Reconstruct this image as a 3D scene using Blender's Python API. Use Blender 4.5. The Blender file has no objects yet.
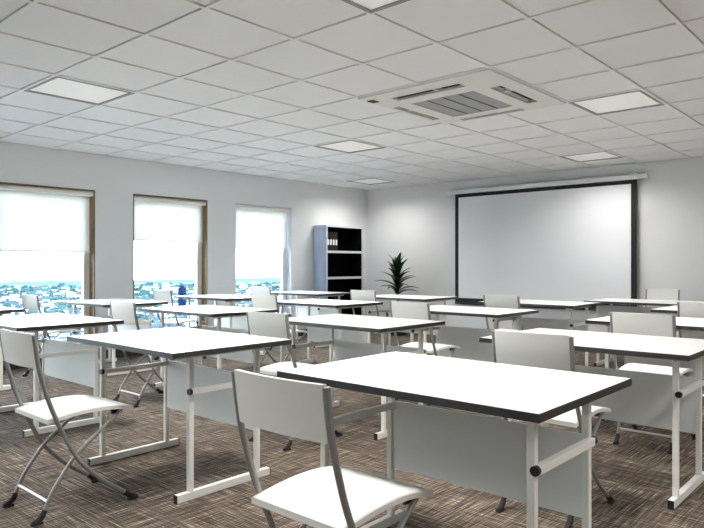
import bpy, bmesh, math, random
from mathutils import Vector, Matrix

SC = bpy.context.scene
COL = SC.collection
R = math.radians
random.seed(7)

# ------------------------------------------------------------------ camera
cam_d = bpy.data.cameras.new('camera')
cam_d.sensor_width = 36.0
cam_d.lens = 643.0 / 704.0 * 36.0
cam_d.clip_start = 0.05
cam_d.clip_end = 6000
cam = bpy.data.objects.new('camera', cam_d)
COL.objects.link(cam)
cam.location = (0, 0, 1.182)
cam.rotation_euler = (R(90), 0, R(41.7))
SC.camera = cam

# ------------------------------------------------------------------ sky, sun, exposure
SC.view_settings.view_transform = 'Standard'
SC.view_settings.look = 'None'
SC.view_settings.gamma = 1.0
SC.view_settings.use_curve_mapping = False
SC.view_settings.exposure = 0.30
SKY_STRENGTH = 14.5
LAMP_WATTS = 34.0
LAMP_COLOR = (1.0, 0.98, 0.95)

world = bpy.data.worlds.new('sky')
SC.world = world
world.use_nodes = True
wn, wl = world.node_tree.nodes, world.node_tree.links
wn.clear()
w_out = wn.new('ShaderNodeOutputWorld')
w_bg = wn.new('ShaderNodeBackground')
w_tc = wn.new('ShaderNodeTexCoord')
w_sep = wn.new('ShaderNodeSeparateXYZ')
w_ramp = wn.new('ShaderNodeValToRGB')
w_ramp.color_ramp.elements[0].position = 0.0
w_ramp.color_ramp.elements[0].color = (0.80, 0.93, 1.0, 1)
w_ramp.color_ramp.elements[1].position = 1.0
w_ramp.color_ramp.elements[1].color = (0.42, 0.60, 0.95, 1)
e = w_ramp.color_ramp.elements.new(0.03)
e.color = (0.94, 0.98, 1.0, 1)
e = w_ramp.color_ramp.elements.new(0.35)
e.color = (0.76, 0.88, 1.0, 1)
w_bg.inputs['Strength'].default_value = SKY_STRENGTH
wl.new(w_tc.outputs['Generated'], w_sep.inputs[0])
wl.new(w_sep.outputs['Z'], w_ramp.inputs[0])
wl.new(w_ramp.outputs[0], w_bg.inputs['Color'])
wl.new(w_bg.outputs[0], w_out.inputs[0])

sun_d = bpy.data.lights.new('sun', 'SUN')
sun_d.energy = 2.6
sun_d.angle = R(2)
sun_d.color = (1.0, 0.96, 0.9)
sun = bpy.data.objects.new('sun', sun_d)
COL.objects.link(sun)
sun.rotation_euler = (R(12), R(48), 0)      # from over the roof, behind the window wall

# ------------------------------------------------------------------ materials
def s2l(c):
    return tuple(((v / 255) / 12.92 if v / 255 <= 0.04045 else ((v / 255 + 0.055) / 1.055) ** 2.4) for v in c)

def mat(name, rgb, rough=0.5, metal=0.0, noise=0.0, scale=40, bump=0.0, spec=0.5, emit=None, strength=0):
    """Principled material; a little noise varies the colour and relief."""
    m = bpy.data.materials.new(name)
    m.use_nodes = True
    n, l = m.node_tree.nodes, m.node_tree.links
    b = n['Principled BSDF']
    b.inputs['Roughness'].default_value = rough
    b.inputs['Metallic'].default_value = metal
    b.inputs['Specular IOR Level'].default_value = spec
    c = s2l(rgb) + (1,)
    b.inputs['Base Color'].default_value = c
    if noise or bump:
        tc = n.new('ShaderNodeTexCoord')
        no = n.new('ShaderNodeTexNoise')
        no.inputs['Scale'].default_value = scale
        no.inputs['Detail'].default_value = 3
        l.new(tc.outputs['Object'], no.inputs['Vector'])
        if noise:
            mx = n.new('ShaderNodeMixRGB')
            mx.inputs[1].default_value = tuple(v * (1 - noise) for v in c[:3]) + (1,)
            mx.inputs[2].default_value = tuple(min(1, v * (1 + noise)) for v in c[:3]) + (1,)
            l.new(no.outputs['Fac'], mx.inputs[0])
            l.new(mx.outputs[0], b.inputs['Base Color'])
        if bump:
            bp = n.new('ShaderNodeBump')
            bp.inputs['Strength'].default_value = bump
            bp.inputs['Distance'].default_value = 0.002
            l.new(no.outputs['Fac'], bp.inputs['Height'])
            l.new(bp.outputs[0], b.inputs['Normal'])
    if emit:
        b.inputs['Emission Color'].default_value = s2l(emit) + (1,)
        b.inputs['Emission Strength'].default_value = strength
    return m

M = {}
M['wall'] = mat('wall_paint', (236, 237, 237), 0.9, noise=0.015, scale=3, bump=0.05, spec=0.2)
M['tile'] = mat('ceiling_tile_board', (240, 241, 241), 0.95, noise=0.02, scale=60, bump=0.1, spec=0.1)
M['tbar'] = mat('ceiling_grid_metal', (240, 240, 238), 0.6, noise=0.01, scale=10)
M['plenum'] = mat('ceiling_void', (70, 70, 70), 0.9, noise=0.05)
M['dark_base'] = mat('dark_baseboard_vinyl', (58, 56, 58), 0.6, noise=0.05, scale=8)
M['oak'] = mat('stained_wood_reveal', (128, 102, 70), 0.55, noise=0.12, scale=14)
M['white_reveal'] = mat('white_painted_reveal', (222, 226, 232), 0.6, noise=0.01, scale=6)
M['win_frame'] = mat('cream_window_frame', (226, 220, 208), 0.5, noise=0.015, scale=8)
M['win_white'] = mat('white_window_frame', (230, 234, 240), 0.5, noise=0.01, scale=8)
M['roller'] = mat('cream_blind_roller', (240, 236, 226), 0.5, noise=0.01, scale=12)
M['laminate'] = mat('white_laminate', (247, 246, 243), 0.32, noise=0.008, scale=9, spec=0.45)
M['edge'] = mat('charcoal_edge_band', (46, 46, 45), 0.5, noise=0.06, scale=30)
M['powder'] = mat('white_powder_coat', (236, 235, 229), 0.42, noise=0.01, scale=25, spec=0.4)
M['panel'] = mat('pale_grey_panel', (230, 230, 227), 0.55, noise=0.012, scale=5, spec=0.35)
M['black'] = mat('black_plastic', (26, 26, 27), 0.5, noise=0.06, scale=60)
M['chair_white'] = mat('white_chair_plastic', (240, 239, 234), 0.45, noise=0.01, scale=15, spec=0.4)
M['tube'] = mat('grey_metal_tube', (156, 156, 153), 0.42, metal=0.45, noise=0.03, scale=40)
M['chrome'] = mat('bright_metal_bar', (214, 215, 215), 0.4, metal=0.4, noise=0.02, scale=40)
M['rubber'] = mat('dark_rubber', (38, 36, 36), 0.8, noise=0.08, scale=60)
M['screen_white'] = mat('matte_white_screen', (246, 247, 250), 0.85, noise=0.004, scale=3, spec=0.15)
M['screen_black'] = mat('black_screen_border', (22, 24, 28), 0.7, noise=0.05, scale=20)
M['case'] = mat('white_screen_casing', (243, 244, 246), 0.35, noise=0.01, scale=12)
M['shelf_side'] = mat('pale_blue_grey_laminate', (184, 200, 226), 0.5, noise=0.015, scale=4)
M['shelf_edge'] = mat('light_grey_laminate', (214, 216, 220), 0.5, noise=0.01, scale=6)
M['shelf_black'] = mat('black_back_board', (9, 9, 10), 0.8, noise=0.1, scale=5, spec=0.1)
M['binder'] = mat('black_binder_cover', (16, 16, 18), 0.55, noise=0.1, scale=30)
M['label'] = mat('white_paper_label', (232, 234, 236), 0.8, noise=0.01, scale=40)
M['leaf'] = mat('dark_green_leaf', (26, 56, 34), 0.4, noise=0.35, scale=16, spec=0.4)
M['stem'] = mat('brown_plant_stem', (88, 74, 52), 0.8, noise=0.2, scale=30)
M['pot'] = mat('dark_grey_pot', (60, 60, 62), 0.5, noise=0.05, scale=20)
M['soil'] = mat('potting_soil', (46, 36, 28), 0.95, noise=0.3, scale=60, bump=0.6)
M['ac_white'] = mat('white_air_unit_plastic', (228, 227, 222), 0.5, noise=0.01, scale=12)
M['ac_grey'] = mat('grey_intake_grille', (176, 177, 178), 0.6, noise=0.04, scale=60)
M['ac_dark'] = mat('dark_air_slot', (44, 44, 44), 0.7, noise=0.05, scale=20)
M['diffuser'] = mat('lit_lamp_diffuser', (235, 235, 233), 0.6, noise=0.01, scale=20, emit=(255, 252, 246), strength=0.17)
M['lamp_frame'] = mat('grey_lamp_frame', (150, 150, 148), 0.5, noise=0.02, scale=30)

def blind_material():
    m = bpy.data.materials.new('white_blind_fabric')
    m.use_nodes = True
    n, l = m.node_tree.nodes, m.node_tree.links
    n.remove(n['Principled BSDF'])
    d = n.new('ShaderNodeBsdfDiffuse'); t = n.new('ShaderNodeBsdfTranslucent'); mx = n.new('ShaderNodeMixShader')
    tc = n.new('ShaderNodeTexCoord'); wv = n.new('ShaderNodeTexNoise'); wv.inputs['Scale'].default_value = 220
    rp = n.new('ShaderNodeValToRGB')
    rp.color_ramp.elements[0].color = (0.82, 0.80, 0.77, 1); rp.color_ramp.elements[1].color = (0.90, 0.88, 0.85, 1)
    l.new(tc.outputs['Object'], wv.inputs['Vector']); l.new(wv.outputs['Fac'], rp.inputs[0])
    l.new(rp.outputs[0], d.inputs['Color']); l.new(rp.outputs[0], t.inputs['Color'])
    mx.inputs[0].default_value = 0.42
    l.new(d.outputs[0], mx.inputs[1]); l.new(t.outputs[0], mx.inputs[2])
    l.new(mx.outputs[0], n['Material Output'].inputs[0])
    return m
M['blind'] = blind_material()

def glass_material():
    m = bpy.data.materials.new('clear_window_glass')
    m.use_nodes = True
    n, l = m.node_tree.nodes, m.node_tree.links
    n.remove(n['Principled BSDF'])
    t = n.new('ShaderNodeBsdfTransparent'); t.inputs[0].default_value = (0.95, 0.98, 0.98, 1)
    g = n.new('ShaderNodeBsdfGlossy'); g.inputs['Roughness'].default_value = 0.02
    fr = n.new('ShaderNodeFresnel'); fr.inputs['IOR'].default_value = 1.25
    mx = n.new('ShaderNodeMixShader')
    l.new(fr.outputs[0], mx.inputs[0]); l.new(t.outputs[0], mx.inputs[1]); l.new(g.outputs[0], mx.inputs[2])
    l.new(mx.outputs[0], n['Material Output'].inputs[0])
    return m
M['glass'] = glass_material()

def carpet_material():
    """Carpet tiles: streaks of tan yarn over dark brown, running both ways."""
    m = bpy.data.materials.new('streaked_brown_carpet')
    m.use_nodes = True
    n, l = m.node_tree.nodes, m.node_tree.links
    b = n['Principled BSDF']
    b.inputs['Roughness'].default_value = 0.95
    b.inputs['Specular IOR Level'].default_value = 0.1
    tc = n.new('ShaderNodeTexCoord')
    def streak(sx, sy, det=3):
        mp = n.new('ShaderNodeMapping'); mp.inputs['Scale'].default_value = (sx, sy, 1)
        no = n.new('ShaderNodeTexNoise'); no.inputs['Scale'].default_value = 1.0; no.inputs['Detail'].default_value = det
        no.inputs['Roughness'].default_value = 0.6
        l.new(tc.outputs['Object'], mp.inputs[0]); l.new(mp.outputs[0], no.inputs['Vector'])
        return no.outputs['Fac']
    a = streak(4.2, 122); c = streak(122, 4.2)
    ch = n.new('ShaderNodeTexChecker'); ch.inputs['Scale'].default_value = 2.0
    l.new(tc.outputs['Object'], ch.inputs['Vector'])
    # the two tile directions: each tile shows one strongly and the other weakly
    mw = n.new('ShaderNodeMapRange'); mw.inputs[3].default_value = 0.36; mw.inputs[4].default_value = 0.64
    l.new(ch.outputs['Fac'], mw.inputs[0])
    mx = n.new('ShaderNodeMixRGB'); l.new(mw.outputs[0], mx.inputs[0]); l.new(a, mx.inputs[1]); l.new(c, mx.inputs[2])
    rp = n.new('ShaderNodeValToRGB')
    E_ = rp.color_ramp.elements
    E_[0].position = 0.36; E_[0].color = s2l((50, 45, 42)) + (1,)
    E_[1].position = 0.66; E_[1].color = s2l((204, 188, 168)) + (1,)
    k = E_.new(0.47); k.color = s2l((80, 71, 64)) + (1,)
    k = E_.new(0.56); k.color = s2l((126, 113, 100)) + (1,)
    l.new(mx.outputs[0], rp.inputs[0])
    fine = n.new('ShaderNodeTexNoise'); fine.inputs['Scale'].default_value = 320
    l.new(tc.outputs['Object'], fine.inputs['Vector'])
    ov = n.new('ShaderNodeMixRGB'); ov.blend_type = 'OVERLAY'; ov.inputs[0].default_value = 0.35
    l.new(rp.outputs[0], ov.inputs[1]); l.new(fine.outputs['Fac'], ov.inputs[2])
    l.new(ov.outputs[0], b.inputs['Base Color'])
    bp = n.new('ShaderNodeBump'); bp.inputs['Strength'].default_value = 0.5; bp.inputs['Distance'].default_value = 0.004
    l.new(mx.outputs[0], bp.inputs['Height']); l.new(bp.outputs[0], b.inputs['Normal'])
    return m
M['carpet'] = carpet_material()

# ------------------------------------------------------------------ mesh helpers
class MB:
    """Collects shapes, then links them as ONE mesh object."""
    def __init__(self):
        self.v, self.f, self.m, self.s = [], [], [], []
    def add(self, vs, fs, mi=0, smooth=False):
        o = len(self.v)
        self.v += [tuple(p) for p in vs]
        for f in fs:
            self.f.append(tuple(i + o for i in f)); self.m.append(mi); self.s.append(smooth)
    def box(self, x0, x1, y0, y1, z0, z1, mi=0, rot=None, bevel=0.0):
        if bevel:
            bm = bmesh.new()
            bmesh.ops.create_cube(bm, size=1)
            for v in bm.verts:
                v.co = Vector((x0 + (v.co.x + .5) * (x1 - x0), y0 + (v.co.y + .5) * (y1 - y0), z0 + (v.co.z + .5) * (z1 - z0)))
            bmesh.ops.bevel(bm, geom=list(bm.edges), offset=bevel, segments=2, profile=0.6, affect='EDGES')
            bm.verts.index_update()
            vs = [v.co.copy() for v in bm.verts]; fs = [[v.index for v in f.verts] for f in bm.faces]
            bm.free()
        else:
            vs = [Vector(p) for p in ((x0, y0, z0), (x1, y0, z0), (x1, y1, z0), (x0, y1, z0), (x0, y0, z1), (x1, y0, z1), (x1, y1, z1), (x0, y1, z1))]
            fs = [(3, 2, 1, 0), (4, 5, 6, 7), (0, 1, 5, 4), (1, 2, 6, 5), (2, 3, 7, 6), (3, 0, 4, 7)]
        if rot is not None:
            c = Vector(((x0 + x1) / 2, (y0 + y1) / 2, (z0 + z1) / 2))
            vs = [c + rot @ (p - c) for p in vs]
        self.add(vs, fs, mi)
    def tube(self, pts, r, n=10, mi=0, cap=True, sx=1.0):
        pts = [Vector(p) for p in pts]
        rings = []
        ref = None
        for i, p in enumerate(pts):
            t = (pts[min(i + 1, len(pts) - 1)] - pts[max(i - 1, 0)]).normalized()
            if ref is None:
                ref = Vector((1, 0, 0)) if abs(t.x) < .9 else Vector((0, 1, 0))
            a = (ref - t * ref.dot(t)).normalized(); b = t.cross(a); ref = a
            rr = r[i] if isinstance(r, (list, tuple)) else r
            rings.append([p + a * math.cos(2 * math.pi * k / n) * rr * sx + b * math.sin(2 * math.pi * k / n) * rr for k in range(n)])
        vs = [q for ring in rings for q in ring]
        fs = []
        for i in range(len(rings) - 1):
            for k in range(n):
                fs.append((i * n + k, i * n + (k + 1) % n, (i + 1) * n + (k + 1) % n, (i + 1) * n + k))
        self.add(vs, fs, mi, True)
        if cap:
            self.add(rings[0], [tuple(reversed(range(n)))], mi)
            self.add(rings[-1], [tuple(range(n))], mi)
    def cyl(self, p0, p1, r, n=16, mi=0):
        self.tube([p0, p1], r, n, mi)
    def lathe(self, prof, cx, cy, n=24, mi=0):
        vs = []
        for r, z in prof:
            vs += [(cx + r * math.cos(2 * math.pi * k / n), cy + r * math.sin(2 * math.pi * k / n), z) for k in range(n)]
        fs = []
        for i in range(len(prof) - 1):
            for k in range(n):
                fs.append((i * n + k, i * n + (k + 1) % n, (i + 1) * n + (k + 1) % n, (i + 1) * n + k))
        self.add(vs, fs, mi, True)
    def build(self, name, mats, parent=None, loc=(0, 0, 0)):
        me = bpy.data.meshes.new(name)
        me.from_pydata(self.v, [], self.f)
        for m in (mats if isinstance(mats, (list, tuple)) else [mats]):
            me.materials.append(m)
        me.polygons.foreach_set('material_index', self.m)
        me.polygons.foreach_set('use_smooth', self.s)
        bm = bmesh.new(); bm.from_mesh(me)
        bmesh.ops.recalc_face_normals(bm, faces=list(bm.faces))
        bm.to_mesh(me); bm.free()
        me.update()
        o = bpy.data.objects.new(name, me)
        COL.objects.link(o)
        o.location = loc
        if parent: o.parent = parent
        return o

def smooth_path(pts, k=5):
    """Catmull-Rom through the points."""
    P = [Vector(p) for p in pts]
    out = []
    for i in range(len(P) - 1):
        a, b, c, d = P[max(i - 1, 0)], P[i], P[i + 1], P[min(i + 2, len(P) - 1)]
        for j in range(k):
            t = j / k
            out.append(0.5 * ((2 * b) + (c - a) * t + (2 * a - 5 * b + 4 * c - d) * t * t + (3 * b - a - 3 * c + d) * t ** 3))
    out.append(P[-1])
    return out

def empty(name, loc=(0, 0, 0), rz=0.0):
    o = bpy.data.objects.new(name, None)
    o.empty_display_size = 0.1
    COL.objects.link(o)
    o.location = loc
    o.rotation_euler = (0, 0, rz)
    return o

def tag(o, label, cat, group=None):
    o['label'] = label
    o['category'] = cat
    if group: o['group'] = group
    return o

def struct(o):
    o['kind'] = 'structure'
    return o

def copy_tree(o, parent=None):
    c = o.copy()
    COL.objects.link(c)
    if parent:
        c.parent = parent
    for ch in [x for x in bpy.data.objects if x.parent == o]:
        copy_tree(ch, c)
    return c

# ------------------------------------------------------------------ room shell
XL, XR = -7.64, 3.4
YB, YF = -5.0, 8.994
ZC = 2.528
WIN = [(2.68, 3.812), (4.322, 5.475), (5.965, 7.11), (1.055, 2.19), (-0.59, 0.545), (-2.235, -1.10)]  # last three are unseen, added to let in more daylight
SILL, HEAD = 0.20, 2.092

b = MB(); b.box(XL - .3, XR + .1, YB - .1, YF + .15, -0.12, 0)
struct(b.build('floor', M['carpet']))

b = MB()
ys = [YB]
for a, c in sorted(WIN):
    b.box(XL - .22, XL, ys[-1], a, 0, ZC + .1)          # pier before each window
    b.box(XL - .22, XL, a, c, 0, SILL)                  # under the window
    b.box(XL - .22, XL, a, c, HEAD, ZC + .1)            # over the window
    ys.append(c)
b.box(XL - .22, XL, ys[-1], YF + .15, 0, ZC + .1)
struct(b.build('wall_left', M['wall']))
b = MB(); b.box(XL, XR, YF, YF + .15, 0, ZC + .1); struct(b.build('wall_front', M['wall']))
b = MB(); b.box(XR, XR + .1, YB, YF + .15, 0, ZC + .1); struct(b.build('wall_right', M['wall']))
b = MB(); b.box(XL, XR, YB - .1, YB, 0, ZC + .1); struct(b.build('wall_back', M['wall']))

b = MB()
b.box(XL, XL + .012, YB, YF - .012, 0, 0.11)
struct(b.build('baseboard_left', M['dark_base']))
b = MB(); b.box(XL, XR, YF - .012, YF, 0, 0.11)
struct(b.build('baseboard_front', M['dark_base']))

# ceiling: lay-in tiles on a metal grid
AX, AY, X0, Y0 = 0.601, 0.634, -4.034, 2.02
LIGHT_CELLS = [(i, j) for i in (-2, 3, 8) for j in (-10, -5, 0, 5)] + [(-5, 9), (1, 9), (7, 9)]  # panels out of view continue the grid; last one added to wash front wall
UNLIT_CELLS = [(i, -10) for i in (-2, 3, 8)]      # the row over the back of the room is switched off
DIM = {9: 0.44, -5: 0.68}  # front row dimmed; an unseen row behind the desks kept on as fill
AC_CELLS = [(1, 3), (2, 3), (1, 4), (2, 4)]
b = MB()
b.box(XL, XR, YB, YF, ZC + .05, ZC + .1, 2)
for i in range(-6, 13):
    for j in range(-12, 11):
        xa, xb = X0 + i * AX + .0155, X0 + (i + 1) * AX - .0155
        ya, yb = Y0 + j * AY + .0155, Y0 + (j + 1) * AY - .0155
        xa, xb, ya, yb = max(xa, XL), min(xb, XR), max(ya, YB), min(yb, YF)
        if xb - xa < .02 or yb - ya < .02: continue
        if (i, j) in LIGHT_CELLS or (i, j) in AC_CELLS: continue
        b.box(xa, xb, ya, yb, ZC + .009, ZC + .025, 0)
for i in range(-6, 14):
    x = X0 + i * AX
    if XL < x - .012 and x + .012 < XR: b.box(x - .0115, x + .0115, YB, YF, ZC, ZC + .03, 1)
for j in range(-12, 12):
    y = Y0 + j * AY
    if YB < y - .012 and y + .012 < YF: b.box(XL, XR, y - .0115, y + .0115, ZC + .0005, ZC + .03, 1)
struct(b.build('ceiling', [M['tile'], M['tbar'], M['plenum']]))

# windows: reveal lining, frame and pane
def window(n, a, c, reveal, frame):
    t = struct(empty('window_%d' % n, (XL - .08, (a + c) / 2, SILL)))
    oy, oz, ox = (a + c) / 2, SILL, XL - .08
    def part(name, mb, m): return mb.build(name, m, t, (-ox, -oy, -oz))
    r = MB()
    r.box(XL - .12, XL + .002, a, a + .014, SILL, HEAD)
    r.box(XL - .12, XL + .002, c - .014, c, SILL, HEAD)
    r.box(XL - .12, XL + .002, a, c, HEAD - .014, HEAD)
    part('reveal_lining', r, reveal)
    s = MB(); s.box(XL - .12, XL + .02, a, c, SILL, SILL + .022, bevel=.004)
    part('sill', s, frame)
    f = MB()
    w = .085
    x0, x1 = XL - .18, XL - .12
    f.box(x0, x1, a, a + w * .6, SILL, HEAD); f.box(x0, x1, c - w, c, SILL, HEAD)
    f.box(x0, x1, a + w * .6, c - w, SILL, SILL + w * .8); f.box(x0, x1, a + w * .6, c - w, HEAD - w, HEAD)
    part('frame', f, frame)
    g = MB(); g.box(XL - .156, XL - .15, a + w * .6, c - w, SILL + w * .8, HEAD - w)
    part('pane', g, M['glass'])
for n, (a, c) in enumerate(WIN, 1):
    window(n, a, c, M['white_reveal'] if n == 3 else M['oak'], M['win_white'] if n == 3 else M['win_frame'])

# ------------------------------------------------------------------ roller blinds
def blind(a, c, zb, label):
    yc = (a + c) / 2
    t = tag(empty('roller_blind', (XL - .045, yc, HEAD - .014)), label, 'blind', 'roller blinds at the windows')
    ox, oz = XL - .045, HEAD - .014
    hw = (c - a) / 2 - .020
    r = MB(); r.cyl((0, -hw - .004, -.033), (0, hw, -.033), .032, 20)
    r.build('roller', M['roller'], t)
    f = MB(); f.box(-.032, -.0305, -hw + .010, hw - .014, zb - oz, -.03)
    fo = f.build('fabric', M['blind'], t)
    q = MB(); q.box(-.038, -.024, -hw + .008, hw - .010, zb - oz - .012, zb - oz + .004, bevel=.003)
    q.build('bottom_bar', M['roller'], fo)
    for s in (-1, 1):
        k = MB(); k.box(-.03, .03, s * (hw + .004) - .003, s * (hw + .004) + .002, -.06, 0)
        k.build('bracket', M['roller'], t)
blind(*WIN[0], 1.335, 'lowest-hanging white roller blind, at the leftmost window of the left wall')
blind(*WIN[1], 1.502, 'shortest white roller blind, at the middle window of the left wall')
blind(*WIN[2], 1.432, 'white roller blind at the window nearest the bookcase')

# ------------------------------------------------------------------ ceiling lights
LIGHT_LABELS = {
    (-2, 0): 'square ceiling light panel at the upper left, out from the leftmost window',
    (3, 0): 'square ceiling light panel cut off by the top edge of the photo',
    (3, 5): 'square ceiling light panel to the right of the air conditioner',
    (-2, 5): 'square ceiling light panel left of and behind the air conditioner, seen at a grazing angle',
    (1, 9): 'square ceiling light panel close to the wall just above the projection screen',
    (-5, 9): 'square ceiling light panel near the far corner, above the bookcase and plant'}
def ceiling_light(i, j):
    xa, ya = X0 + i * AX + .012, Y0 + j * AY + .012
    w, d = AX - .024, AY - .024
    cx, cy = xa + w / 2, ya + d / 2
    t = empty('ceiling_light', (cx, cy, ZC))
    tag(t, LIGHT_LABELS.get((i, j), 'square ceiling light panel beyond the edges of the photo'), 'ceiling light', 'square ceiling light panels')
    f = MB()
    e_ = .018
    f.box(-w / 2, w / 2, -d / 2, -d / 2 + e_, -.004, .02); f.box(-w / 2, w / 2, d / 2 - e_, d / 2, -.004, .02)
    f.box(-w / 2, -w / 2 + e_, -d / 2 + e_, d / 2 - e_, -.004, .02); f.box(w / 2 - e_, w / 2, -d / 2 + e_, d / 2 - e_, -.004, .02)
    f.build('lamp_frame', M['lamp_frame'], t)
    g = MB(); g.box(-w / 2 + e_, w / 2 - e_, -d / 2 + e_, d / 2 - e_, .008, .02)
    g.build('diffuser', M['diffuser'], t)
    if (i, j) in UNLIT_CELLS: return
    ld = bpy.data.lights.new('lamp_glow', 'AREA')
    ld.shape = 'RECTANGLE'; ld.size = w - .06; ld.size_y = d - .06
    ld.energy = LAMP_WATTS * DIM.get(j, 1.0); ld.color = LAMP_COLOR; ld.spread = R(150 if j == 9 else 130)
    lo = bpy.data.objects.new('lamp_glow', ld); COL.objects.link(lo); lo.parent = t; lo.location = (0, 0, .004)
for c_ in LIGHT_CELLS: ceiling_light(*c_)

# ------------------------------------------------------------------ ceiling air conditioner
ac = tag(empty('air_conditioner', (-2.832, 4.556, ZC)), 'white square cassette air conditioner with grey grille set in the ceiling', 'air conditioner')
ax0, ax1, ay0, ay1 = -.60, .60, -.633, .633
cxo, cyo = -.063, .089     # slots and grille centre
slots = [(cxo - .315, cxo + .315, cyo - .565, cyo - .465), (cxo - .31, cxo + .31, cyo + .44, cyo + .51),
         (cxo - .505, cxo - .435, cyo - .31, cyo + .31), (cxo + .43, cxo + .525, cyo - .31, cyo + .31)]
grille_hole = (cxo - .30, cxo + .30, cyo - .325, cyo + .325)
xs = sorted({ax0, ax1} | {v for s in slots + [grille_hole] for v in s[:2]})
ys_ = sorted({ay0, ay1} | {v for s in slots + [grille_hole] for v in s[2:]})
b = MB()
for i in range(len(xs) - 1):
    for j in range(len(ys_) - 1):
        mx_, my_ = (xs[i] + xs[i + 1]) / 2, (ys_[j] + ys_[j + 1]) / 2
        if any(s[0] < mx_ < s[1] and s[2] < my_ < s[3] for s in slots + [grille_hole]): continue
        b.box(xs[i], xs[i + 1], ys_[j], ys_[j + 1], -.012, .01)
b.build('fascia', M['ac_white'], ac)
b = MB(); b.box(ax0 + .02, ax1 - .02, ay0 + .02, ay1 - .02, .03, .048)
b.build('housing', M['ac_dark'], ac)
for k, s in enumerate(slots):
    b = MB()
    if k < 2:
        b.box(s[0] + .01, s[1] - .01, s[2] + .006, s[2] + .036, .006, .010, rot=Matrix.Rotation(R(-28 if k == 0 else 28), 3, 'X'))
    else:
        b.box(s[0] + .004, s[0] + .026, s[2] + .01, s[3] - .01, .006, .010, rot=Matrix.Rotation(R(-28 if k == 3 else 28), 3, 'Y'))
    b.build('air_flap', M['ac_grey'], ac)
b = MB()
g = grille_hole
b.box(g[0], g[1], g[2], g[3], .004, .012, 1)
n_ = 26
for k in range(n_):
    y = g[2] + (k + .5) * (g[3] - g[2]) / n_
    b.box(g[0], g[1], y - .0085, y + .0085, -.007, -.003)
for k in range(1, 4):
    x = g[0] + k * (g[1] - g[0]) / 4
    b.box(x - .005, x + .005, g[2], g[3], -.009, .004, 1)
for (xa, xb, ya, yb) in ((g[0], g[0] + .012, g[2], g[3]), (g[1] - .012, g[1], g[2], g[3]), (g[0], g[1], g[2], g[2] + .012), (g[0], g[1], g[3] - .012, g[3])):
    b.box(xa, xb, ya, yb, -.011, .004)
b.build('intake_grille', [M['ac_grey'], M['ac_dark']], ac)
b = MB(); b.box(ax0 + .02, ax0 + .085, ay0 + .09, ay0 + .17, -.017, -.011, bevel=.002)
b.build('sensor_window', M['black'], ac)['label'] = 'small black sensor window'

# ------------------------------------------------------------------ projection screen
SY = YF - .075
ps = tag(empty('projection_screen', (-4.27, SY, .55)), 'large white pull-down projection screen with black border on the front wall', 'projection screen')
sx0, sx1, sz0, sz1 = -5.70 + 4.27, -2.865 + 4.27, 0, 1.765
b = MB(); b.box(sx0, sx1, -.002, .002, sz0, sz1)
bo = b.build('border', M['screen_black'], ps)
b = MB(); b.box(sx0 + .065, sx1 - .075, -.0045, -.0022, sz0 + .085, sz1 - .06)
b.build('projection_surface', M['screen_white'], ps)
b = MB(); b.tube([(sx0 - .0, 0, sz0 - .004), (sx1, 0, sz0 - .004)], .014, 12)
b.build('weight_bar', M['screen_black'], ps)
b = MB()
b.box(sx0 - .15, sx1 + .13, -.045, .05, sz1 - .004, sz1 + .062, bevel=.012)
ca = b.build('casing', M['case'], ps)
for x in (sx0 - .15, sx1 + .13):
    b = MB(); b.box(x - .01, x + .01, -.048, .052, sz1 - .008, sz1 + .066, bevel=.004)
    b.build('end_cap', M['case'], ca)
for x in (sx0 + .06, sx1 - .06):
    b = MB(); b.box(x - .035, x + .035, -.02, .074, sz1 + .058, sz1 + .078); b.box(x - .035, x + .035, .05, .0745, sz1 + .02, sz1 + .1)
    b.build('wall_bracket', M['case'], ps)

# ------------------------------------------------------------------ bookcase and binders
BX0, BX1, BY0, BY1, BH = XL + .014, -7.33, 7.595, 8.52, 1.825
bc = tag(empty('bookcase', ((BX0 + BX1) / 2, (BY0 + BY1) / 2, 0)), 'tall pale open bookcase with black interior in the far corner', 'bookcase')
ox, oy = (BX0 + BX1) / 2, (BY0 + BY1) / 2
hx, hy = (BX1 - BX0) / 2, (BY1 - BY0) / 2
for y0_, y1_ in ((-hy, -hy + .03), (hy - .03, hy)):
    b = MB(); b.box(-hx, hx - .003, y0_, y1_, 0, BH); b.box(hx - .003, hx, y0_, y1_, 0, BH, 1)
    b.build('side_panel', [M['shelf_side'], M['shelf_edge']], bc)
b = MB(); b.box(-hx, hx, -hy + .03, hy - .03, BH - .03, BH); b.box(-hx + .015, hx - .01, -hy + .034, hy - .034, BH - .034, BH - .03, 1); b.build('top_panel', [M['shelf_edge'], M['shelf_black']], bc)
b = MB(); b.box(-hx, -hx + .015, -hy + .03, hy - .03, 0, BH - .03); b.build('back_panel', M['shelf_black'], bc)['label'] = 'black back panel'
b = MB()
for y0_, y1_ in ((-hy + .03, -hy + .034), (hy - .034, hy - .03)): b.box(-hx + .015, hx - .012, y0_, y1_, .06, BH - .03)
b.build('lining', M['shelf_black'], bc)
for z in (.06, .50, .93, 1.365):
    b = MB(); b.box(hx - .02, hx, -hy + .034, hy - .034, z, z + .038)
    b.box(-hx + .015, hx - .02, -hy + .034, hy - .034, z, z + .038, 1)
    b.build('shelf', [M['shelf_edge'], M['shelf_black']], bc)
b = MB(); b.box(-hx + .015, hx - .01, -hy + .03, hy - .03, 0, .055); b.build('plinth', M['shelf_edge'], bc)
binder_names = ['black ring binder with white label, leftmost on the top shelf of the bookcase',
                'second black ring binder from the left on the bookcase top shelf',
                'third black ring binder from the left on the bookcase top shelf',
                'black ring binder with white label, rightmost of the four on the bookcase top shelf']
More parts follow.
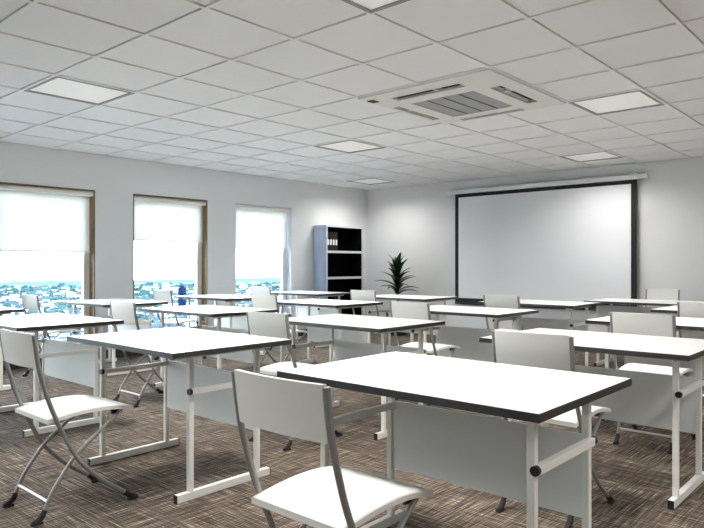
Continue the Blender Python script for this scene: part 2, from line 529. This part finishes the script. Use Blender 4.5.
for k in range(4):
    y = BY0 + .062 + k * .064
    t = tag(empty('ring_binder', (-7.47, y, 1.403)), binder_names[k], 'binder', 'ring binders on the bookcase')
    b = MB(); b.box(-.13, .125, -.028, -.025, 0, .31); b.box(-.13, .125, .025, .028, 0, .31); b.box(.122, .126, -.028, .028, 0, .31, bevel=.001)
    b.box(-.12, .11, -.022, .022, .01, .29)
    b.build('cover', M['binder'], t)
    b = MB(); b.box(.1262, .1272, -.021, .021, .095, .185); b.build('spine_label', M['label'], t)

# ------------------------------------------------------------------ potted plant
PX, PY = -6.56, 8.50
pl = tag(empty('potted_plant', (PX, PY, 0)), 'potted plant with long dark green leaves in the corner beside the bookcase', 'plant')
b = MB(); b.lathe([(0.001, 0), (.13, 0), (.15, .03), (.19, .36), (.195, .38), (.18, .38), (.175, .35), (.001, .35)], 0, 0, 28)
b.build('pot', M['pot'], pl)
b = MB(); b.lathe([(.173, .352), (.1, .36), (.001, .362)], 0, 0, 20); b.build('soil', M['soil'], pl)
b = MB(); b.tube(smooth_path([(0, 0, .35), (.01, .0, .6), (-.008, .01, .85), (.0, 0, 1.12)]), [.02 - .0008 * k for k in range(16)], 10)
b.build('stem', M['stem'], pl)
def leaf(root, ang, up_, length, width, droop):
    """A folded lance-shaped leaf that arches outward."""
    n = 9
    out = Vector((math.cos(ang), math.sin(ang), 0)); side = Vector((-math.sin(ang), math.cos(ang), 0))
    p = Vector(root); vs = []
    for i in range(n + 1):
        t = i / n
        el = up_ - droop * t
        w = width * (math.sin(math.pi * min(1, .12 + .88 * t) ** .8)) * (1 if i < n else 0)
        nrm = (-math.sin(el)) * out + Vector((0, 0, math.cos(el)))
        vs += [p + side * w + nrm * w * .35, p, p - side * w + nrm * w * .35]
        p = p + (out * math.cos(el) + Vector((0, 0, math.sin(el)))) * (length / n)
    fs = []
    for i in range(n):
        fs += [(3 * i, 3 * i + 1, 3 * i + 4, 3 * i + 3), (3 * i + 1, 3 * i + 2, 3 * i + 5, 3 * i + 4)]
    # a second layer gives the blade its thickness
    m = len(vs)
    vs2 = [v - Vector((0, 0, .0025)) for v in vs]
    fs2 = [tuple(m + k for k in reversed(f)) for f in fs]
    return vs + vs2, fs + fs2
rl = random.Random(5)
NL = 28
for k in range(NL):
    t = k / (NL - 1)
    z = .66 + .44 * t
    ang = k * 2.39996 + rl.uniform(-.2, .2)
    up_ = R(34 + 42 * t) + rl.uniform(-.1, .1)
    ln = .42 - .10 * t + rl.uniform(-.03, .06)
    b = MB(); v_, f_ = leaf((0, 0, z), ang, up_, ln, .044 + rl.uniform(0, .008), R(66 - 40 * t))
    b.add(v_, f_, 0, True)
    b.build('leaf', M['leaf'], pl)

# ------------------------------------------------------------------ desks
DH, DT = .759, .026
def make_desk(L=1.104, D=.764, panel_y=.215, panel_top=.565):
    t = empty('desk')
    hx, hy = L / 2, D / 2
    b = MB(); b.box(-hx + .003, hx - .003, -hy + .003, hy - .003, DH - DT + .002, DH)
    top = b.build('tabletop', M['laminate'], t)
    b = MB()
    z0, z1 = DH - DT, DH - .0006
    b.box(-hx, hx, -hy, -hy + .003, z0, z1); b.box(-hx, hx, hy - .003, hy, z0, z1)
    b.box(-hx, -hx + .003, -hy + .003, hy - .003, z0, z1); b.box(hx - .003, hx, -hy + .003, hy - .003, z0, z1)
    b.box(-hx + .003, hx - .003, -hy + .003, hy - .003, z0, z0 + .0018)
    b.build('edge_band', M['edge'], top)['label'] = 'charcoal edge band'
    lx = hx - .103
    w = .0132
    for sx in (-1, 1):
        for sy in (-1, 1):
            b = MB(); b.box(sx * lx - w, sx * lx + w, sy * .215 - w, sy * .215 + w, .043, DH - DT - .001, bevel=.002)
            b.build('leg', M['powder'], t)
        b = MB(); b.box(sx * lx - .0145, sx * lx + .0145, -.298, .298, .003, .043, bevel=.002)
        fo = b.build('foot_bar', M['powder'], t)
        for sy in (-1, 1):
            b = MB(); b.box(sx * lx - .0148, sx * lx + .0148, sy * .300 - .002, sy * .300 + .002, .0, .0434, bevel=.002)
            b.build('end_cap', M['black'], fo)['label'] = 'black end cap'
        bx = sx * lx + .017
        b = MB(); b.box(bx - .013, bx + .013, -.222, .222, .53, .558, bevel=.003)
        cr = b.build('cross_bar', M['powder'], t)
        for sy in (-1, 1):
            b = MB(); b.cyl((bx, sy * .220, .544), (bx, sy * .236, .544), .0158, 18)
            b.build('end_cap', M['black'], cr)['label'] = 'round black end cap'
        b = MB(); b.box(sx * lx - .017, sx * lx + .017, -.30, .30, DH - DT - .02, DH - DT - .0005)
        b.build('top_rail', M['powder'], t)
    b = MB(); b.box(-lx + w, lx - w, panel_y - .008, panel_y + .008, .262, panel_top, bevel=.0015)
    b.build('modesty_panel', M['panel'], t)['label'] = 'pale grey modesty panel'
    return t

RIGHT0, PITCH_X, NEAR0, PITCH_Y = -.81, 1.84, 1.702, 1.5456
def desk_centre(r, c):
    return RIGHT0 - PITCH_X * c - .552, NEAR0 + PITCH_Y * r + .382
DESK_LABELS = {
    (0, 0): 'large foreground desk nearest the camera, white top with dark edge, at bottom centre',
    (0, 1): 'white desk left of the foreground desk, its near corner pointing at the camera',
    (0, 2): 'white desk at the left edge of the photo, behind the leftmost large chair',
    (0, 3): 'white desk cut off by the left photo edge, in front of the leftmost window',
    (1, 0): 'white desk on the right directly behind the foreground desk, reaching the right photo edge',
    (1, 1): 'white second-row desk at the photo centre, just beyond the far edge of the foreground desk',
    (1, 2): 'white desk below the wall pier between the middle window and the right window',
    (1, 3): 'white desk by the wall pier between the left and middle windows',
    (2, 0): 'white desk third from the camera on the right, half hidden by a chair back',
    (2, 1): 'white third-row desk below the left edge of the projection screen, right of a chair',
    (2, 2): 'white third-row desk, second in front of the bookcase, nearer than the farthest left desk',
    (2, 3): 'white desk in the third row by the middle window, against the window wall',
    (3, 0): 'small far white desk end at the right, before the teacher desk and behind a chair',
    (3, 1): 'far-row white desk below the middle of the projection screen, chair back overlapping its left end',
    (3, 2): 'white desk directly in front of the potted plant, left of the screen',
    (3, 3): 'farthest white desk on the left, just in front of the bookcase by the right window'}
proto = make_desk()
first = True
for (r, c), lab in DESK_LABELS.items():
    o = proto if first else copy_tree(proto)
    first = False
    x, y = desk_centre(r, c)
    o.location = (x, y, 0)
    tag(o, lab, 'desk', 'white student desks in rows')
td = make_desk(L=1.55, D=.764, panel_y=-.215, panel_top=.705)
td.name = 'teacher_desk'
td.location = (-2.945 + .775, 7.33 + .382, 0)
tag(td, 'long teacher desk at the front right near the wall, grey panel facing the class', 'desk')

# ------------------------------------------------------------------ chairs
POST = [(0, .862), (.009, .79), (.021, .712), (.040, .638), (.066, .552), (.094, .478), (.124, .41), (.168, .318), (.22, .238), (.316, .138), (.41, .066), (.452, .038)]
REAR = [(.428, .455), (.356, .396), (.275, .336), (.197, .272), (.145, .209), (.098, .142), (.067, .082), (.05, .04)]
SEAT = [(.062, .471), (.12, .480), (.19, .4885), (.26, .493), (.33, .4925), (.39, .487), (.44, .477), (.487, .465)]
def make_chair():
    t = empty('folding_chair')
    px = .191
    # seat: an arched shell
    pr = smooth_path([(0, y, z) for y, z in SEAT], 3)
    n = len(pr); th = .021
    b = MB(); vs, fs = [], []
    xs_ = [-.188, -.183, -.09, 0, .09, .183, .188]
    for p in pr:
        for k, x in enumerate(xs_):
            vs.append((x, p.y, p.z - (.004 if k in (0, 6) else 0)))
    m = len(vs); W = len(xs_)
    for i, p in enumerate(pr):
        tap = th if i < n - 3 else th * (.85 + .05 * (n - 1 - i))
        for x in xs_: vs.append((x, p.y, p.z - tap))
    for i in range(n - 1):
        for k in range(W - 1):
            q = i * W + k
            fs.append((q, q + 1, q + W + 1, q + W)); fs.append((m + q, m + q + W, m + q + W + 1, m + q + 1))
    for i in range(n - 1):
        for k in (0, W - 1):
            q = i * W + k; fs.append((q, q + W, m + q + W, m + q))
    for k in range(W - 1):
        fs.append((k, k + 1, m + k + 1, m + k)); q = (n - 1) * W + k; fs.append((q, q + 1, m + q + 1, m + q))
    b.add(vs, fs)
    b.build('seat', M['chair_white'], t)
    # backrest: a slightly bowed panel between the posts
    bp = smooth_path([(0, y, z) for y, z in ((-.0005, .868), (.004, .83), (.009, .79), (.015, .75), (.0215, .71))], 2)
    b = MB(); vs, fs = [], []
    cols = [-.182 + .364 * k / 12 for k in range(13)]
    for side in (0, 1):
        for p in bp:
            for x in cols:
                bow = -.016 * (1 - (x / .182) ** 2)
                vs.append((x, p.y + bow + (.009 if side else -.009), p.z))
    n = len(bp); W = 13; m = n * W
    for i in range(n - 1):
        for k in range(W - 1):
            q = i * W + k
            fs.append((q, q + 1, q + W + 1, q + W)); fs.append((m + q, m + q + W, m + q + W + 1, m + q + 1))
        for k in (0, W - 1):
            q = i * W + k; fs.append((q, q + W, m + q + W, m + q))
    for k in range(W - 1):
        for q in (k, (n - 1) * W + k): fs.append((q, q + 1, m + q + 1, m + q))
    b.add(vs, fs)
    b.build('backrest', M['chair_white'], t)
    for s in (-1, 1):
        x = s * px
        b = MB(); b.tube(smooth_path([(x, y, z) for y, z in POST], 4), .0105, 12)
        po = b.build('back_post', M['tube'], t)
        b = MB(); b.tube([(x, .436, .050), (x, .453, .034), (x, .478, .016), (x, .503, .010)], [.0125, .0140, .0140, .0090], 12)
        b.box(x - .013, x + .013, .456, .506, 0, .012, bevel=.004)
        b.build('rubber_foot', M['rubber'], po)['label'] = 'dark rubber foot'
        xi = s * (px - .024)
        b = MB(); b.tube(smooth_path([(xi, y, z) for y, z in REAR], 4), .0088, 12)
        le = b.build('leg', M['tube'], t)
        b = MB(); b.tube([(xi, .058, .058), (xi, .048, .034), (xi, .024, .016), (xi, .0, .010)], [.0115, .0135, .0135, .0090], 12)
        b.box(xi - .013, xi + .013, -.003, .048, 0, .012, bevel=.004)
        b.build('rubber_foot', M['rubber'], le)['label'] = 'dark rubber foot'
        b = MB(); b.box(s * .15 - .006, s * .15 + .006, .385, .445, .438, .466, bevel=.003)
        b.build('seat_bracket', M['black'], t)
    b = MB(); b.tube([(-px + .024, .071, .092), (px - .024, .071, .092)], .007, 10)
    b.build('stretcher', M['chrome'], t)
    b = MB(); b.tube([(-px, .107, .446), (px, .107, .446)], .008, 10)
    b.build('seat_rod', M['tube'], t)
    return t
CHAIR_LABELS = {
    (0, 0): 'white folding chair in the foreground, nearest the camera, cut off by the bottom edge',
    (0, 1): 'white folding chair at the lower left, whole crossed legs visible on the carpet',
    (1, 0): 'white folding chair right behind the foreground desk, on its right half',
    (1, 1): 'white folding chair behind the desk left of the foreground, backrest near photo centre-left',
    (1, 2): 'white folding chair below the wall pier between the left window and the middle window',
    (1, 3): 'small white chair back seen against the city view in the leftmost window',
    (2, 0): 'white chair at the right, its back overlapping the third-row desk by the photo edge',
    (2, 1): 'white chair in the middle, beyond the right end of the centre second-row desk',
    (2, 2): 'white chair back below the right window, lower and nearer of the two there',
    (2, 3): 'small white chair back seen against the city view in the middle window',
    (3, 0): 'white chair back cut off by the right edge of the photo',
    (3, 1): 'white chair back just below the bottom left part of the projection screen',
    (3, 2): 'white chair back between the bookcase and the potted plant',
    (3, 3): 'small white chair back below the right window, upper and farther of the two there'}
CHAIR_SHIFT = {(0, 1): .034, (1, 3): -.03, (2, 3): -.03, (3, 3): -.02}
chair0 = make_chair()
first = True
rc = random.Random(3)
for (r, c), lab in CHAIR_LABELS.items():
    o = chair0 if first else copy_tree(chair0)
    first = False
    x, y = desk_centre(r, c)
    o.location = (x + CHAIR_SHIFT.get((r, c), .012), y - .382 - .50, 0)
    tag(o, lab, 'chair', 'white folding chairs at the student desks')
o = copy_tree(chair0)
o.location = (-2.47, 8.66, 0)
o.rotation_euler = (0, 0, math.pi)
tag(o, 'white chair behind the long teacher desk, facing the class, against the front wall', 'chair')

# ------------------------------------------------------------------ the city outside
GZ = -70.0
M['ground'] = mat('city_ground', (92, 102, 102), 0.95, noise=0.35, scale=0.02, spec=0.0)
M['b_white'] = mat('white_city_render', (150, 152, 152), 0.8, noise=0.03, scale=0.3, spec=0.0)
M['b_blue'] = mat('blue_grey_city_facade', (66, 78, 86), 0.7, noise=0.1, scale=0.3, spec=0.0)
M['b_teal'] = mat('teal_city_roof', (62, 78, 78), 0.8, noise=0.15, scale=0.3, spec=0.0)
M['b_dark'] = mat('dark_blue_glass_facade', (16, 27, 48), 0.4, noise=0.15, scale=0.4, spec=0.0)
M['tree'] = mat('city_tree_leaves', (40, 58, 56), 0.9, noise=0.3, scale=0.4, spec=0.0)
M['hill'] = mat('haze_blue_hills', (66, 82, 92), 0.95, noise=0.15, scale=0.01, spec=0.0)  # blue of the distance haze is put into the base colour
b = MB(); b.box(-2300, -25, -900, 2600, GZ - 2, GZ)
struct(b.build('city_ground', M['ground']))
# the low ridge that closes the view
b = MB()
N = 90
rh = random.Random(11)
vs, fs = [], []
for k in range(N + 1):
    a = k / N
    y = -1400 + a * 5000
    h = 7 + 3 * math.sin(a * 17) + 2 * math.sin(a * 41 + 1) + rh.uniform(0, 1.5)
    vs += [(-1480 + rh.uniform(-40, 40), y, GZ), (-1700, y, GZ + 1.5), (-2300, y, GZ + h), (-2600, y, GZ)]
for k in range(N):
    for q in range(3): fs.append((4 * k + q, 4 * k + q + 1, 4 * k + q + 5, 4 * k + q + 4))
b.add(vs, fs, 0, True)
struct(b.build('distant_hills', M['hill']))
rb = random.Random(21)
houses, trees = MB(), MB()
def at_city(px, dist):
    a = math.atan((px - 352) / 643.0)
    h_ = R(41.7) - a
    return -math.sin(h_) * dist, math.cos(h_) * dist
for k in range(13000):
    dist = math.exp(rb.uniform(math.log(380), math.log(2250)))
    x, y = at_city(rb.uniform(-420, 420), dist)
    if x < -2000: continue
    if any(math.hypot(x - tx, y - ty) < 22 for tx, ty in (at_city(182, 900), at_city(166, 1100))): continue
    if rb.random() < .66:
        w_, d_, h_ = rb.uniform(1.6, 4.5) * (.6 + dist / 1100), rb.uniform(1.6, 4.5) * (.6 + dist / 1100), rb.choice((3, 4, 4, 5, 6, 9)) * rb.uniform(.7, 1.2)
        rot = Matrix.Rotation(rb.uniform(0, 3), 3, 'Z')
        houses.box(x - w_, x + w_, y - d_, y + d_, GZ, GZ + h_, rb.choice((0, 0, 0, 1, 1, 2)), rot=rot)
    else:
        s = rb.uniform(1.2, 3.2) * (.6 + dist / 1400)
        for q in range(2):
            trees.lathe([(.1, GZ), (s * .8, GZ + s * .4), (s, GZ + s), (s * .6, GZ + s * 1.6), (.1, GZ + s * 1.9)], x + rb.uniform(-s, s) * 2, y + rb.uniform(-s, s) * 2, 7)
nv = len(houses.v)
houses.v += trees.v; houses.f += [tuple(i + nv for i in f) for f in trees.f]; houses.m += [3] * len(trees.f); houses.s += trees.s
o = houses.build('cityscape', [M['b_white'], M['b_blue'], M['b_teal'], M['tree']])
tag(o, 'mass of small pale houses and trees spread far below the windows', 'city'); o['kind'] = 'stuff'
def tower(px, dist, w_, top_py, m, lab):
    x, y = at_city(px, dist)
    z1 = 1.182 - (top_py - 264) / 643.0 * dist
    b = MB(); h_ = z1 - GZ
    b.box(-w_, w_, -w_, w_, 0, h_)
    b.box(-w_ * .5, w_ * .5, -w_ * .5, w_ * .5, h_, h_ + 3)
    for k in range(int(h_ / 4)):
        b.box(-w_ * 1.02, w_ * 1.02, -w_ * 1.02, w_ * 1.02, k * 4 + 3.2, k * 4 + 3.8)
    o = b.build('tower_block', m, None, (x, y, GZ))
    o.rotation_euler = (0, 0, R(20))
    tag(o, lab, 'building')
tower(182, 900, 3.6, 287, M['b_dark'], 'dark blue tower block seen low in the middle window')
tower(166, 1100, 4.5, 283, M['b_white'], 'pale tower block left of the dark blue one in the middle window')
